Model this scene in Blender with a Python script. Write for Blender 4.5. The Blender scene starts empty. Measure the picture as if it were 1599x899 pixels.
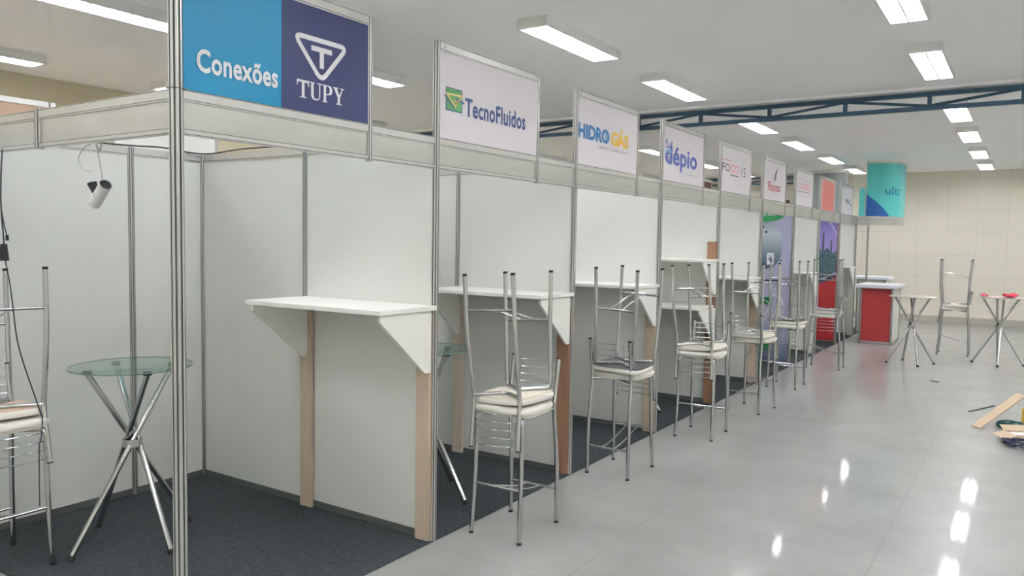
import bpy, math, random
from mathutils import Matrix, Vector
random.seed(4)
S = bpy.context.scene
COL = S.collection
# ---------------------------------------------------------------- camera
cam_d = bpy.data.cameras.new('camera'); cam = bpy.data.objects.new('camera', cam_d); COL.objects.link(cam)
cam_d.sensor_width = 36.0; cam_d.lens = 1217.04 * 36.0 / 1599.0; cam_d.clip_start = 0.05
RT = Vector((0.8335467, 0.55222863, 0.01560256)); UP = Vector((-0.04645863, 0.04192731, 0.99803993)); FW = Vector((-0.55049205, 0.83263776, -0.06060416))
M4 = Matrix((RT, UP, -FW)).transposed().to_4x4(); M4.translation = Vector((2.62078, -1.72071, 1.63003))
cam.matrix_world = M4
S.camera = cam
# ---------------------------------------------------------------- world, exposure
w = bpy.data.worlds.new('world'); S.world = w; w.use_nodes = True
w.node_tree.nodes['Background'].inputs[0].default_value = (0.8, 0.85, 0.9, 1); w.node_tree.nodes['Background'].inputs[1].default_value = 0.15
S.view_settings.view_transform = 'Standard'; S.view_settings.look = 'None'; S.view_settings.gamma = 1.0
S.view_settings.exposure = 0.0; S.view_settings.use_curve_mapping = False
S.cycles.max_bounces = 12; S.cycles.diffuse_bounces = 9; S.cycles.glossy_bounces = 6; S.cycles.transmission_bounces = 8
S.cycles.caustics_reflective = False; S.cycles.caustics_refractive = False
S.cycles.sample_clamp_indirect = 20.0; S.cycles.use_denoising = True
TUBE_POWER = 74.5
CEIL = 3.27

# ---------------------------------------------------------------- materials
def srgb(r, g, b):
    f = lambda c: (c / 12.92 if c <= 0.04045 else ((c + 0.055) / 1.055) ** 2.4)
    return tuple(f(v / 255.0) for v in (r, g, b)) + (1.0,)
def mat(name, col, rough=0.5, metal=0.0, noise=None, bump=None, coat=0.0, trans=0.0, ior=1.45, spec=0.5, emit=None):
    m = bpy.data.materials.new(name); m.use_nodes = True
    nt = m.node_tree; b = nt.nodes['Principled BSDF']
    b.inputs['Base Color'].default_value = col; b.inputs['Roughness'].default_value = rough
    b.inputs['Metallic'].default_value = metal; b.inputs['Coat Weight'].default_value = coat
    b.inputs['Transmission Weight'].default_value = trans; b.inputs['IOR'].default_value = ior
    b.inputs['Specular IOR Level'].default_value = spec
    if emit: b.inputs['Emission Color'].default_value = emit[0]; b.inputs['Emission Strength'].default_value = emit[1]
    tc = nt.nodes.new('ShaderNodeTexCoord')
    if noise:
        sc, amt, stretch = noise
        mp = nt.nodes.new('ShaderNodeMapping'); mp.inputs['Scale'].default_value = stretch
        nt.links.new(tc.outputs['Object'], mp.inputs[0])
        n = nt.nodes.new('ShaderNodeTexNoise'); n.inputs['Scale'].default_value = sc; n.inputs['Detail'].default_value = 5
        nt.links.new(mp.outputs[0], n.inputs['Vector'])
        r = nt.nodes.new('ShaderNodeValToRGB')
        r.color_ramp.elements[0].position = 0.3; r.color_ramp.elements[1].position = 0.7
        r.color_ramp.elements[0].color = tuple(c * (1 - amt) for c in col[:3]) + (1,)
        r.color_ramp.elements[1].color = tuple(min(1, c * (1 + amt)) for c in col[:3]) + (1,)
        nt.links.new(n.outputs['Fac'], r.inputs[0]); nt.links.new(r.outputs[0], b.inputs['Base Color'])
    if bump:
        n2 = nt.nodes.new('ShaderNodeTexNoise'); n2.inputs['Scale'].default_value = bump[0]; n2.inputs['Detail'].default_value = 3
        nt.links.new(tc.outputs['Object'], n2.inputs['Vector'])
        bp = nt.nodes.new('ShaderNodeBump'); bp.inputs['Strength'].default_value = bump[1]; bp.inputs['Distance'].default_value = bump[2]
        nt.links.new(n2.outputs['Fac'], bp.inputs['Height']); nt.links.new(bp.outputs[0], b.inputs['Normal'])
    return m
I3 = (1, 1, 1)
M = {}
M['ceiling'] = mat('ceiling_paint', srgb(251, 251, 252), 0.9, noise=(1.2, 0.02, I3))
M['laminate'] = mat('white_laminate', srgb(215, 217, 212), 0.33, noise=(1.5, 0.012, I3))
M['laminate2'] = mat('white_board', srgb(232, 232, 226), 0.4)
M['grey_panel'] = mat('grey_painted_sheet', srgb(146, 150, 150), 0.4, 0.3)
M['alu'] = mat('satin_aluminium', srgb(200, 200, 196), 0.34, 0.85, noise=(3.0, 0.05, (1, 1, 0.2)))
M['alu_sheet'] = mat('brushed_aluminium_sheet', srgb(190, 190, 184), 0.42, 0.75, noise=(4.0, 0.07, (1, .5, 3)))
M['groove'] = mat('dark_groove', srgb(112, 114, 112), 0.6, 0.3)
M['base_alu'] = mat('grey_base_rail', srgb(104, 108, 106), 0.5, 0.4)
M['chrome'] = mat('chrome', srgb(192, 193, 193), 0.14, 1.0)
M['rubber'] = mat('black_rubber', srgb(38, 38, 40), 0.7)
M['carpet'] = mat('charcoal_carpet', srgb(66, 71, 74), 0.98, noise=(45, 0.22, I3), bump=(420, 0.6, 0.004), spec=0.1)
M['pale_wood'] = mat('pale_pine', srgb(188, 171, 151), 0.6, noise=(5, 0.06, (6, 6, 0.5)))
M['beige_wood'] = mat('beige_wood', srgb(208, 196, 180), 0.6, noise=(5, 0.05, (6, 6, 0.5)))
M['brown_wood'] = mat('brown_wood', srgb(150, 113, 88), 0.6, noise=(5, 0.1, (6, 6, 0.5)))
M['mdf'] = mat('brown_board', srgb(172, 146, 126), 0.7, noise=(6, 0.04, I3))
M['dark_mdf'] = mat('dark_brown_board', srgb(104, 66, 54), 0.7)
M['vinyl'] = mat('white_vinyl', srgb(226, 223, 214), 0.42)
M['ply_pink'] = mat('pinkish_seat_board', srgb(214, 190, 170), 0.7, noise=(8, 0.04, I3))
M['ply_white'] = mat('cream_seat_board', srgb(222, 214, 198), 0.7, noise=(8, 0.03, I3))
M['ply_dark'] = mat('dark_seat_board', srgb(80, 80, 84), 0.7)
M['glass_edge'] = mat('green_glass_edge', srgb(92, 124, 114), 0.15)
M['frost'] = mat('beige_table_top', srgb(196, 190, 176), 0.3)
M['red'] = mat('red_panel', srgb(164, 52, 55), 0.45)
M['white_top'] = mat('white_desk_top', srgb(236, 238, 246), 0.35)
M['truss'] = mat('dark_blue_paint', srgb(52, 84, 108), 0.5)
M['lamp_white'] = mat('white_lamp_enamel', srgb(230, 231, 229), 0.45)
M['reflector'] = mat('bright_reflector', srgb(240, 240, 238), 0.5)
M['tube'] = mat('lit_tube', (1, 1, 1, 1), 0.5, emit=((0.965, 0.965, 1.02, 1), TUBE_POWER))
M['sign_white'] = mat('white_sign_print', srgb(226, 220, 226), 0.4)
M['cyan'] = mat('cyan_print', srgb(14, 134, 180), 0.4)
M['navy'] = mat('navy_print', srgb(48, 57, 104), 0.4)
M['letter_white'] = mat('white_print', srgb(236, 236, 240), 0.4)
M['blue_text'] = mat('blue_print', srgb(50, 78, 132), 0.4)
M['hidro_blue'] = mat('mid_blue_print', srgb(40, 108, 168), 0.4)
M['yellow_text'] = mat('yellow_print', srgb(226, 182, 62), 0.4)
M['logo_green'] = mat('green_print', srgb(82, 152, 92), 0.4)
M['logo_sand'] = mat('sand_print', srgb(222, 200, 130), 0.4)
M['grey_text'] = mat('grey_print', srgb(168, 164, 174), 0.4)
M['violet_text'] = mat('violet_blue_print', srgb(64, 84, 168), 0.4)
M['lightblue_text'] = mat('light_blue_print', srgb(120, 170, 205), 0.4)
M['dark_text'] = mat('dark_grey_print', srgb(92, 98, 106), 0.4)
M['pink_text'] = mat('pink_red_print', srgb(226, 138, 140), 0.4)
M['red_text'] = mat('red_print', srgb(186, 70, 84), 0.4)
M['salmon'] = mat('salmon_print', srgb(214, 116, 110), 0.4)
M['salmon_text'] = mat('deep_salmon_print', srgb(200, 92, 92), 0.4)
M['teal'] = mat('teal_print', srgb(78, 180, 176), 0.4)
M['deep_blue'] = mat('deep_blue_print', srgb(24, 88, 160), 0.4)
M['teal_dark'] = mat('dark_teal_print', srgb(20, 104, 136), 0.4)
M['yellow'] = mat('yellow_plastic', srgb(214, 170, 44), 0.45)
M['card'] = mat('tan_cardboard', srgb(196, 176, 150), 0.8, noise=(9, 0.04, I3))
M['green_cable'] = mat('dark_green_cable', srgb(28, 76, 80), 0.5)
M['navy_cable'] = mat('navy_cable', srgb(44, 52, 84), 0.5)
M['black_cable'] = mat('dark_cable', srgb(52, 56, 62), 0.5)
M['grey_cable'] = mat('grey_cable', srgb(168, 168, 162), 0.5)
M['lamp_body'] = mat('pale_grey_plastic', srgb(210, 212, 210), 0.4)
M['lilac'] = mat('lilac_print', srgb(176, 176, 206), 0.4)
M['poster_green'] = mat('poster_green_print', srgb(44, 142, 84), 0.4)
M['poster_red'] = mat('poster_red_print', srgb(166, 44, 50), 0.4)
M['poster_dark'] = mat('poster_dark_print', srgb(60, 66, 84), 0.4)
M['paper_blue'] = mat('blue_label', srgb(60, 66, 140), 0.5)
M['cloth_red'] = mat('red_cloth', srgb(206, 70, 88), 0.8)
M['cloth_pink'] = mat('pale_pink_cloth', srgb(226, 200, 194), 0.8)

def thin_glass(name, tint, gl):
    m = bpy.data.materials.new(name); m.use_nodes = True; nt = m.node_tree; nt.nodes.remove(nt.nodes['Principled BSDF'])
    out = nt.nodes['Material Output']; tr = nt.nodes.new('ShaderNodeBsdfTransparent'); tr.inputs[0].default_value = tint
    df = nt.nodes.new('ShaderNodeBsdfDiffuse'); df.inputs[0].default_value = gl
    g = nt.nodes.new('ShaderNodeBsdfGlossy'); g.inputs['Roughness'].default_value = 0.03
    lw = nt.nodes.new('ShaderNodeLayerWeight'); pw = nt.nodes.new('ShaderNodeMath'); pw.operation = 'POWER'; pw.inputs[1].default_value = 4.0; nt.links.new(lw.outputs['Facing'], pw.inputs[0])
    fr = nt.nodes.new('ShaderNodeMath'); fr.operation = 'MULTIPLY_ADD'; fr.inputs[1].default_value = 0.45; fr.inputs[2].default_value = 0.03; nt.links.new(pw.outputs[0], fr.inputs[0])
    m0 = nt.nodes.new('ShaderNodeMixShader'); m0.inputs[0].default_value = 0.07; m1 = nt.nodes.new('ShaderNodeMixShader'); L = nt.links.new
    L(tr.outputs[0], m0.inputs[1]); L(df.outputs[0], m0.inputs[2]); L(fr.outputs[0], m1.inputs[0]); L(m0.outputs[0], m1.inputs[1]); L(g.outputs[0], m1.inputs[2]); L(m1.outputs[0], out.inputs[0])
    return m
M['glass'] = thin_glass('green_tinted_glass', srgb(236, 246, 241), srgb(190, 215, 205))
def ramp_mat(name, axis, stops, rough=0.4, noise=0.0):
    """printed vertical colour gradient of a poster picture (object space)"""
    m = mat(name, (1, 1, 1, 1), rough); nt = m.node_tree; b = nt.nodes['Principled BSDF']
    tc = nt.nodes.new('ShaderNodeTexCoord'); sp = nt.nodes.new('ShaderNodeSeparateXYZ'); nt.links.new(tc.outputs['Generated'], sp.inputs[0])
    r = nt.nodes.new('ShaderNodeValToRGB'); el = r.color_ramp.elements
    while len(el) < len(stops): el.new(0.5)
    for e, (p, c) in zip(el, stops): e.position = p; e.color = c
    nt.links.new(sp.outputs[axis], r.inputs[0]); nt.links.new(r.outputs[0], b.inputs['Base Color'])
    return m
M['tank'] = ramp_mat('grey_tank_print', 2, [(0, srgb(70, 86, 104)), (0.35, srgb(128, 146, 160)), (0.75, srgb(196, 206, 216)), (1, srgb(150, 164, 178))])
M['dusk'] = ramp_mat('purple_dusk_print', 2, [(0, srgb(178, 170, 208)), (0.5, srgb(150, 138, 192)), (1, srgb(100, 88, 152))])

def floor_mat():
    m = mat('polished_floor_tile', srgb(181, 183, 178), 0.12, spec=0.5, coat=0.45); nt = m.node_tree; b = nt.nodes['Principled BSDF']; L = nt.links.new; b.inputs['Coat Roughness'].default_value = 0.06
    geo = nt.nodes.new('ShaderNodeNewGeometry'); sp = nt.nodes.new('ShaderNodeSeparateXYZ'); L(geo.outputs['Position'], sp.inputs[0])
    def math_(op, a, bb=None, v=None):
        n = nt.nodes.new('ShaderNodeMath'); n.operation = op
        if hasattr(a, 'type') or hasattr(a, 'links'): L(a, n.inputs[0])
        else: n.inputs[0].default_value = a
        if bb is not None:
            if hasattr(bb, 'links'): L(bb, n.inputs[1])
            else: n.inputs[1].default_value = bb
        if v is not None: n.inputs[2].default_value = v
        return n.outputs[0]
    def grid(step, ox, oy, wd):
        out = []
        for o, off in ((sp.outputs[0], ox), (sp.outputs[1], oy)):
            t = math_('SUBTRACT', o, off); t = math_('DIVIDE', t, step); t = math_('FRACT', t)
            t = math_('SUBTRACT', t, 0.5); t = math_('ABSOLUTE', t); t = math_('GREATER_THAN', t, 0.5 - wd / step / 2); out.append(t)
        return math_('MAXIMUM', out[0], out[1])
    big = grid(1.2, 0.82 - 1.2 * 20, 1.45 - 1.2 * 20, 0.006); small = grid(0.4, 0.82 - 0.4 * 60, 0.25 - 0.4 * 60, 0.003)
    n = nt.nodes.new('ShaderNodeTexNoise'); n.inputs['Scale'].default_value = 2.2; n.inputs['Detail'].default_value = 6; L(geo.outputs['Position'], n.inputs['Vector'])
    n3 = nt.nodes.new('ShaderNodeTexNoise'); n3.inputs['Scale'].default_value = 160; n3.inputs['Detail'].default_value = 2; L(geo.outputs['Position'], n3.inputs['Vector'])
    r = nt.nodes.new('ShaderNodeValToRGB'); r.color_ramp.elements[0].position = 0.3; r.color_ramp.elements[1].position = 0.72
    r.color_ramp.elements[0].color = srgb(152, 153, 150); r.color_ramp.elements[1].color = srgb(168, 170, 167)
    L(n.outputs['Fac'], r.inputs[0])
    mx0 = nt.nodes.new('ShaderNodeMix'); mx0.data_type = 'RGBA'; mx0.blend_type = 'MULTIPLY'; mx0.inputs[0].default_value = 0.12
    L(r.outputs[0], mx0.inputs[6]); L(n3.outputs['Color'], mx0.inputs[7])
    def mixc(fac, k, a, c):
        f = math_('MULTIPLY', fac, k); mx = nt.nodes.new('ShaderNodeMix'); mx.data_type = 'RGBA'; L(f, mx.inputs[0]); L(a, mx.inputs[6]); mx.inputs[7].default_value = c; return mx.outputs[2]
    c = mixc(small, 0.25, mx0.outputs[2], srgb(138, 139, 133)); c = mixc(big, 0.6, c, srgb(130, 130, 124))
    L(c, b.inputs['Base Color'])
    n2 = nt.nodes.new('ShaderNodeTexNoise'); n2.inputs['Scale'].default_value = 6; n2.inputs['Detail'].default_value = 4; L(geo.outputs['Position'], n2.inputs['Vector'])
    mr = nt.nodes.new('ShaderNodeMapRange'); mr.inputs[3].default_value = 0.30; mr.inputs[4].default_value = 0.40; L(n2.outputs['Fac'], mr.inputs[0]); L(mr.outputs[0], b.inputs['Roughness'])
    bp = nt.nodes.new('ShaderNodeBump'); bp.inputs['Strength'].default_value = 0.08; bp.inputs['Distance'].default_value = 0.003; L(n2.outputs['Fac'], bp.inputs['Height']); L(bp.outputs[0], b.inputs['Normal']); L(bp.outputs[0], b.inputs['Coat Normal'])
    return m
M['floor'] = floor_mat()
def block_mat(name, c1, c2, cm, axis_h):
    m = mat(name, c1, 0.55); nt = m.node_tree; b = nt.nodes['Principled BSDF']; L = nt.links.new
    geo = nt.nodes.new('ShaderNodeNewGeometry'); sp = nt.nodes.new('ShaderNodeSeparateXYZ'); L(geo.outputs['Position'], sp.inputs[0])
    cb = nt.nodes.new('ShaderNodeCombineXYZ'); L(sp.outputs[axis_h], cb.inputs[0]); L(sp.outputs[2], cb.inputs[1])
    br = nt.nodes.new('ShaderNodeTexBrick'); br.offset = 0.0; br.inputs['Scale'].default_value = 1.0
    br.inputs['Brick Width'].default_value = 0.56; br.inputs['Row Height'].default_value = 0.49; br.inputs['Mortar Size'].default_value = 0.006; br.inputs['Mortar Smooth'].default_value = 0.3
    br.inputs['Color1'].default_value = c1; br.inputs['Color2'].default_value = c2; br.inputs['Mortar'].default_value = cm
    L(cb.outputs[0], br.inputs['Vector']); L(br.outputs['Color'], b.inputs['Base Color'])
    return m
M['wall_far'] = block_mat('cream_tiled_wall', srgb(224, 219, 206), srgb(220, 216, 203), srgb(208, 203, 190), 0)
M['wall_left'] = mat('beige_wall_paint', srgb(206, 195, 170), 0.8)
M['wall_plain'] = mat('cream_wall_paint', srgb(236, 233, 222), 0.8)

# ---------------------------------------------------------------- mesh helpers
class MB:
    def __init__(s): s.v = []; s.f = []; s.m = []
    def add(s, vs, fs, mi=0):
        o = len(s.v); s.v += [tuple(p) for p in vs]; s.f += [tuple(i + o for i in f) for f in fs]; s.m += [mi] * len(fs); return s
    def box(s, a, b, mi=0, bev=0.0):
        x0, y0, z0 = a; x1, y1, z1 = b
        if bev <= 0:
            vs = [(x0, y0, z0), (x1, y0, z0), (x1, y1, z0), (x0, y1, z0), (x0, y0, z1), (x1, y0, z1), (x1, y1, z1), (x0, y1, z1)]
            return s.add(vs, [(0, 3, 2, 1), (4, 5, 6, 7), (0, 1, 5, 4), (1, 2, 6, 5), (2, 3, 7, 6), (3, 0, 4, 7)], mi)
        e = min(bev, (x1 - x0) / 2.2, (y1 - y0) / 2.2, (z1 - z0) / 2.2)
        prof = [(x0 + e, y0), (x1 - e, y0), (x1, y0 + e), (x1, y1 - e), (x1 - e, y1), (x0 + e, y1), (x0, y1 - e), (x0, y0 + e)]
        inn = [(min(max(px, x0 + e), x1 - e), min(max(py, y0 + e), y1 - e)) for px, py in prof]
        rings = [[(p[0], p[1], z0) for p in inn], [(p[0], p[1], z0 + e) for p in prof], [(p[0], p[1], z1 - e) for p in prof], [(p[0], p[1], z1) for p in inn]]
        vs = [p for r in rings for p in r]; fs = []
        for k in range(3):
            for i in range(8):
                j = (i + 1) % 8; fs.append((k * 8 + i, k * 8 + j, (k + 1) * 8 + j, (k + 1) * 8 + i))
        fs.append(tuple(range(7, -1, -1))); fs.append(tuple(range(24, 32)))
        return s.add(vs, fs, mi)
    def tube(s, pts, r, n=10, mi=0, caps=True, r1=None):
        pts = [Vector(p) for p in pts]; k = len(pts); rings = []
        t0 = (pts[1] - pts[0]).normalized(); ref = Vector((0, 0, 1)) if abs(t0.z) < 0.9 else Vector((1, 0, 0))
        u = (ref - t0 * ref.dot(t0)).normalized()
        for i, p in enumerate(pts):
            t = (pts[min(i + 1, k - 1)] - pts[max(i - 1, 0)]).normalized()
            u = (u - t * u.dot(t)).normalized(); vv = t.cross(u)
            rr = r if r1 is None else r + (r1 - r) * i / (k - 1)
            rings.append([p + (u * math.cos(2 * math.pi * a / n) + vv * math.sin(2 * math.pi * a / n)) * rr for a in range(n)])
        vs = [q for rg in rings for q in rg]; fs = []
        for i in range(k - 1):
            for a in range(n):
                b = (a + 1) % n; fs.append((i * n + a, i * n + b, (i + 1) * n + b, (i + 1) * n + a))
        if caps: fs.append(tuple(range(n - 1, -1, -1))); fs.append(tuple((k - 1) * n + a for a in range(n)))
        return s.add(vs, fs, mi)
    def lathe(s, prof, c=(0, 0, 0), n=48, mi=0, close=True):
        vs = []; fs = []; k = len(prof)
        for r, z in prof:
            for a in range(n): vs.append((c[0] + r * math.cos(2 * math.pi * a / n), c[1] + r * math.sin(2 * math.pi * a / n), c[2] + z))
        for i in range(k - 1):
            for a in range(n):
                b = (a + 1) % n; fs.append((i * n + a, i * n + b, (i + 1) * n + b, (i + 1) * n + a))
        if close: fs.append(tuple(range(n - 1, -1, -1))); fs.append(tuple((k - 1) * n + a for a in range(n)))
        return s.add(vs, fs, mi)
    def prism(s, poly, fn, t0, t1, mi=0):
        """poly = 2D outline, fn(u,v,t) -> 3D; thickness t0..t1"""
        n = len(poly); vs = [fn(u, v, t0) for u, v in poly] + [fn(u, v, t1) for u, v in poly]
        fs = [tuple(range(n - 1, -1, -1)), tuple(range(n, 2 * n))] + [(i, (i + 1) % n, n + (i + 1) % n, n + i) for i in range(n)]
        return s.add(vs, fs, mi)
    def build(s, name, mats, parent=None, smooth=True, loc=None):
        me = bpy.data.meshes.new(name); me.from_pydata(s.v, [], s.f)
        if not isinstance(mats, (list, tuple)): mats = [mats]
        for q in mats: me.materials.append(M[q] if isinstance(q, str) else q)
        for p, i in zip(me.polygons, s.m): p.material_index = i
        me.validate(); me.update()
        if smooth:
            for p in me.polygons: p.use_smooth = True
            me.set_sharp_from_angle(angle=math.radians(38))
        o = bpy.data.objects.new(name, me); COL.objects.link(o)
        if parent: o.parent = parent
        if loc: o.location = loc
        return o
def fillet(pts, r, n=5):
    pts = [Vector(p) for p in pts]; out = [pts[0]]
    for i in range(1, len(pts) - 1):
        a, b, c = pts[i - 1], pts[i], pts[i + 1]; d1 = (a - b); d2 = (c - b); rr = min(r, d1.length * 0.45, d2.length * 0.45)
        p, q = b + d1.normalized() * rr, b + d2.normalized() * rr
        for k in range(n + 1):
            t = k / n; out.append(p * (1 - t) ** 2 + b * 2 * t * (1 - t) + q * t * t)
    out.append(pts[-1]); return out
def smoothpath(pts, n=8):
    pts = [Vector(p) for p in pts]; P = [pts[0]] + pts + [pts[-1]]; out = []
    for i in range(1, len(P) - 2):
        for k in range(n):
            t = k / n; a, b, c, d = P[i - 1:i + 3]
            out.append(0.5 * ((2 * b) + (c - a) * t + (2 * a - 5 * b + 4 * c - d) * t * t + (3 * b - a - 3 * c + d) * t ** 3))
    out.append(pts[-1]); return out
def tag(o, label, cat, group=None, kind=None):
    o['label'] = label; o['category'] = cat
    if group: o['group'] = group
    if kind: o['kind'] = kind
    return o
def thing(name, label, cat, loc=(0, 0, 0), rz=0.0, group=None):
    o = bpy.data.objects.new(name, None); COL.objects.link(o); o.empty_display_size = 0.1
    o.location = loc; o.rotation_euler = (0, 0, rz); return tag(o, label, cat, group)
def copy_thing(src, loc, rot, label):
    kids = {}
    for o in COL.objects:
        if o.parent: kids.setdefault(o.parent.name, []).append(o)
    def rec(o, par):
        c = o.copy(); COL.objects.link(c); c.parent = par
        for ch in kids.get(o.name, []): rec(ch, c)
        return c
    r = rec(src, None); r.location = loc; r.rotation_euler = rot; r['label'] = label
    return r
def structure(o): o['kind'] = 'structure'; return o

# text as mesh on any mapped surface
def text_mesh(body, fat=0.0, space=1.0):
    cu = bpy.data.curves.new('t', 'FONT'); cu.body = body; cu.size = 1.0; cu.offset = fat; cu.space_character = space; cu.resolution_u = 3
    ob = bpy.data.objects.new('t', cu); COL.objects.link(ob)
    dg = bpy.context.evaluated_depsgraph_get(); me = bpy.data.meshes.new_from_object(ob.evaluated_get(dg))
    vs = [tuple(v.co[:2]) for v in me.vertices]; fs = [tuple(p.vertices) for p in me.polygons]
    bpy.data.objects.remove(ob); bpy.data.curves.remove(cu); bpy.data.meshes.remove(me)
    return vs, fs
def put_text(name, body, u0, u1, v0, v1, mname, parent, fn, fat=0.0, t=0.002, space=1.0):
    vs, fs = text_mesh(body, fat, space)
    a0, a1 = min(v[0] for v in vs), max(v[0] for v in vs); b0, b1 = min(v[1] for v in vs), max(v[1] for v in vs)
    P = [(u0 + (v[0] - a0) / (a1 - a0) * (u1 - u0), v0 + (v[1] - b0) / (b1 - b0) * (v1 - v0)) for v in vs]
    mb = MB(); mb.add([fn(u, v, t) for u, v in P], fs)
    return mb.build(name, mname, parent, smooth=False)

# ---------------------------------------------------------------- room
X0, X1, Y0, Y1 = -6.12, 5.6, -4.5, 17.55
structure(MB().box((X0 - .2, Y0 - .2, -0.12), (X1 + .2, Y1 + .2, 0)).build('floor', 'floor'))
structure(MB().box((X0 - .2, Y0 - .2, CEIL), (X1 + .2, Y1 + .2, CEIL + .12)).build('ceiling', 'ceiling'))
structure(MB().box((X0 - .2, Y1, 0), (X1 + .2, Y1 + .2, CEIL)).build('wall_far', 'wall_far'))
structure(MB().box((X0 - .2, Y0, 0), (X0, Y1, CEIL)).build('wall_left', 'wall_left'))
structure(MB().box((X1, Y0, 0), (X1 + .2, Y1, CEIL)).build('wall_right', 'wall_plain'))
structure(MB().box((X0 - .2, Y0 - .2, 0), (X1 + .2, Y0, CEIL)).build('wall_rear', 'wall_plain'))
M['skirting'] = mat('grey_skirting', srgb(178, 174, 162), 0.5)
structure(MB().box((X0, Y1 - .018, 0), (X1, Y1, 0.14), bev=.004).build('baseboard_far', 'skirting'))
structure(MB().box((X0, 7.36, CEIL - 0.03), (X1, 7.60, CEIL)).build('trim_1', 'ceiling'))

# roof trusses
def truss(y, label, xb=None):
    z1, z0 = 3.215, 3.065
    t = thing('roof_truss', label, 'truss', (0, y, 0))
    xa = X0 + .02; xb = xb or X1 - .02
    MB().box((xa, -.03, z1 - .030), (xb, .03, z1 + .012), bev=.003).build('top_chord', 'truss', t)
    MB().box((xa, -.03, z0 - .022), (xb, .03, z0 + .020), bev=.003).build('bottom_chord', 'truss', t)
    sx = 0.815; xs = [2.51 + sx * k for k in range(-10, 4) if 2.51 + sx * k < xb - .02]
    for k, x in enumerate(xs):
        MB().box((x - .020, -.02, z0 + .020), (x + .020, .02, z1 - .030)).build('upright', 'truss', t)
    for k in range(len(xs) - 1):
        up = (k % 2 == 1)
        a = (xs[k], 0, z0 + .022 if up else z1 - .026); b = (xs[k + 1], 0, z1 - .026 if up else z0 + .022)
        MB().tube([a, b], .015, 8).build('diagonal', 'truss', t)
    return t
truss(7.45, 'dark blue steel lattice truss crossing the ceiling in the middle of the hall')
truss(17.1, 'dark blue steel lattice truss by the far wall, seen between the signs', xb=-1.53)

# ---------------------------------------------------------------- ceiling lights
def make_light():
    t = thing('ceiling_light', '', 'ceiling light', (0, 0, CEIL), group='surface-mounted fluorescent ceiling lights')
    L, W, H = 0.62, 0.135, 0.075
    mb = MB()   # housing: open box with sloped sides
    o = [(-W, -L), (W, -L), (W, L), (-W, L)]; i_ = [(-W + .02, -L + .03), (W - .02, -L + .03), (W - .02, L - .03), (-W + .02, L - .03)]
    top = [(x * 0.93, y * 0.985, -0.001) for x, y in o]; bot = [(x, y, -H) for x, y in o]; lip = [(x, y, -H) for x, y in i_]; inn = [(x * .9, y, -.03) for x, y in i_]
    vs = top + bot + lip + inn; fs = []
    for a in range(3):
        for k in range(4): j = (k + 1) % 4; fs.append((a * 4 + k, a * 4 + j, (a + 1) * 4 + j, (a + 1) * 4 + k))
    fs.append((0, 3, 2, 1)); fs.append((12, 13, 14, 15)); mb.add(vs, fs); mb.build('housing', 'lamp_white', t, smooth=False)
    for sx in (-1, 1):
        MB().tube([(sx * .056, -L + .04, -.05), (sx * .056, L - .04, -.05)], .014, 10).build('tube', 'tube', t)
    lv = MB()
    lv.box((-.006, -L + .03, -H + .002), (.006, L - .03, -.035))
    for k in range(11):
        y = -L + .03 + (k + 1) * (2 * L - .06) / 12
        lv.add([(-W + .022, y - .008, -H + .001), (W - .022, y - .008, -H + .001), (W - .022, y + .008, -H + .001), (-W + .022, y + .008, -H + .001), (-W + .03, y, -H + .022), (W - .03, y, -H + .022)],
               [(0, 1, 2, 3), (0, 4, 5, 1), (2, 5, 4, 3), (0, 3, 4), (1, 5, 2)])
    lv.build('louvre', 'reflector', t, smooth=False)
    return t
rows = [(-5.2, 'leftmost row'), (-2.9, 'row behind the booths'), (-0.5, 'row over the booth fronts'), (1.85, 'row over the aisle'), (4.2, 'row by the right wall')]
ys = [-3.3, -1.0, 1.4, 3.82, 6.02, 8.95, 11.2, 13.68, 16.05]
ordn = ['farthest back behind the camera', 'just behind the camera', 'nearest', 'second from the near end', 'third, just before the truss', 'fourth, just beyond the truss', 'fifth from the near end', 'sixth from the near end', 'last, by the far wall']
proto_light = make_light(); first = True
for x, rn in rows:
    for y, on_ in zip(ys, ordn):
        if x > 4 and y > 15: pass
        lab = 'white fluorescent ceiling light, %s, %s' % (rn, on_)
        if first: proto_light.location = (x, y, CEIL); proto_light['label'] = lab; first = False
        else: copy_thing(proto_light, (x, y, CEIL), (0, 0, 0), lab)

# ---------------------------------------------------------------- booth system
HB, HT, ST = 2.0, 2.165, 2.665
NB = 9
D = ['blue two-tone', 'green-square-logo', 'blue-and-yellow-lettered', 'large blue-lettered', 'grey-and-red-lettered', 'red leaf-logo', 'faint red-lettered', 'salmon red', 'small-dark-logo', 'teal curved']
ON = ['first (nearest)', 'second', 'third', 'fourth', 'fifth', 'sixth', 'seventh', 'eighth', 'ninth', 'tenth']
tag(MB().box((-4.0, -.015, 0.0005), (0.012, 15.0, 0.006)).build('carpet', 'carpet', smooth=False), 'dark charcoal carpet laid under the whole row of booths', 'carpet', kind='structure')

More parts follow.
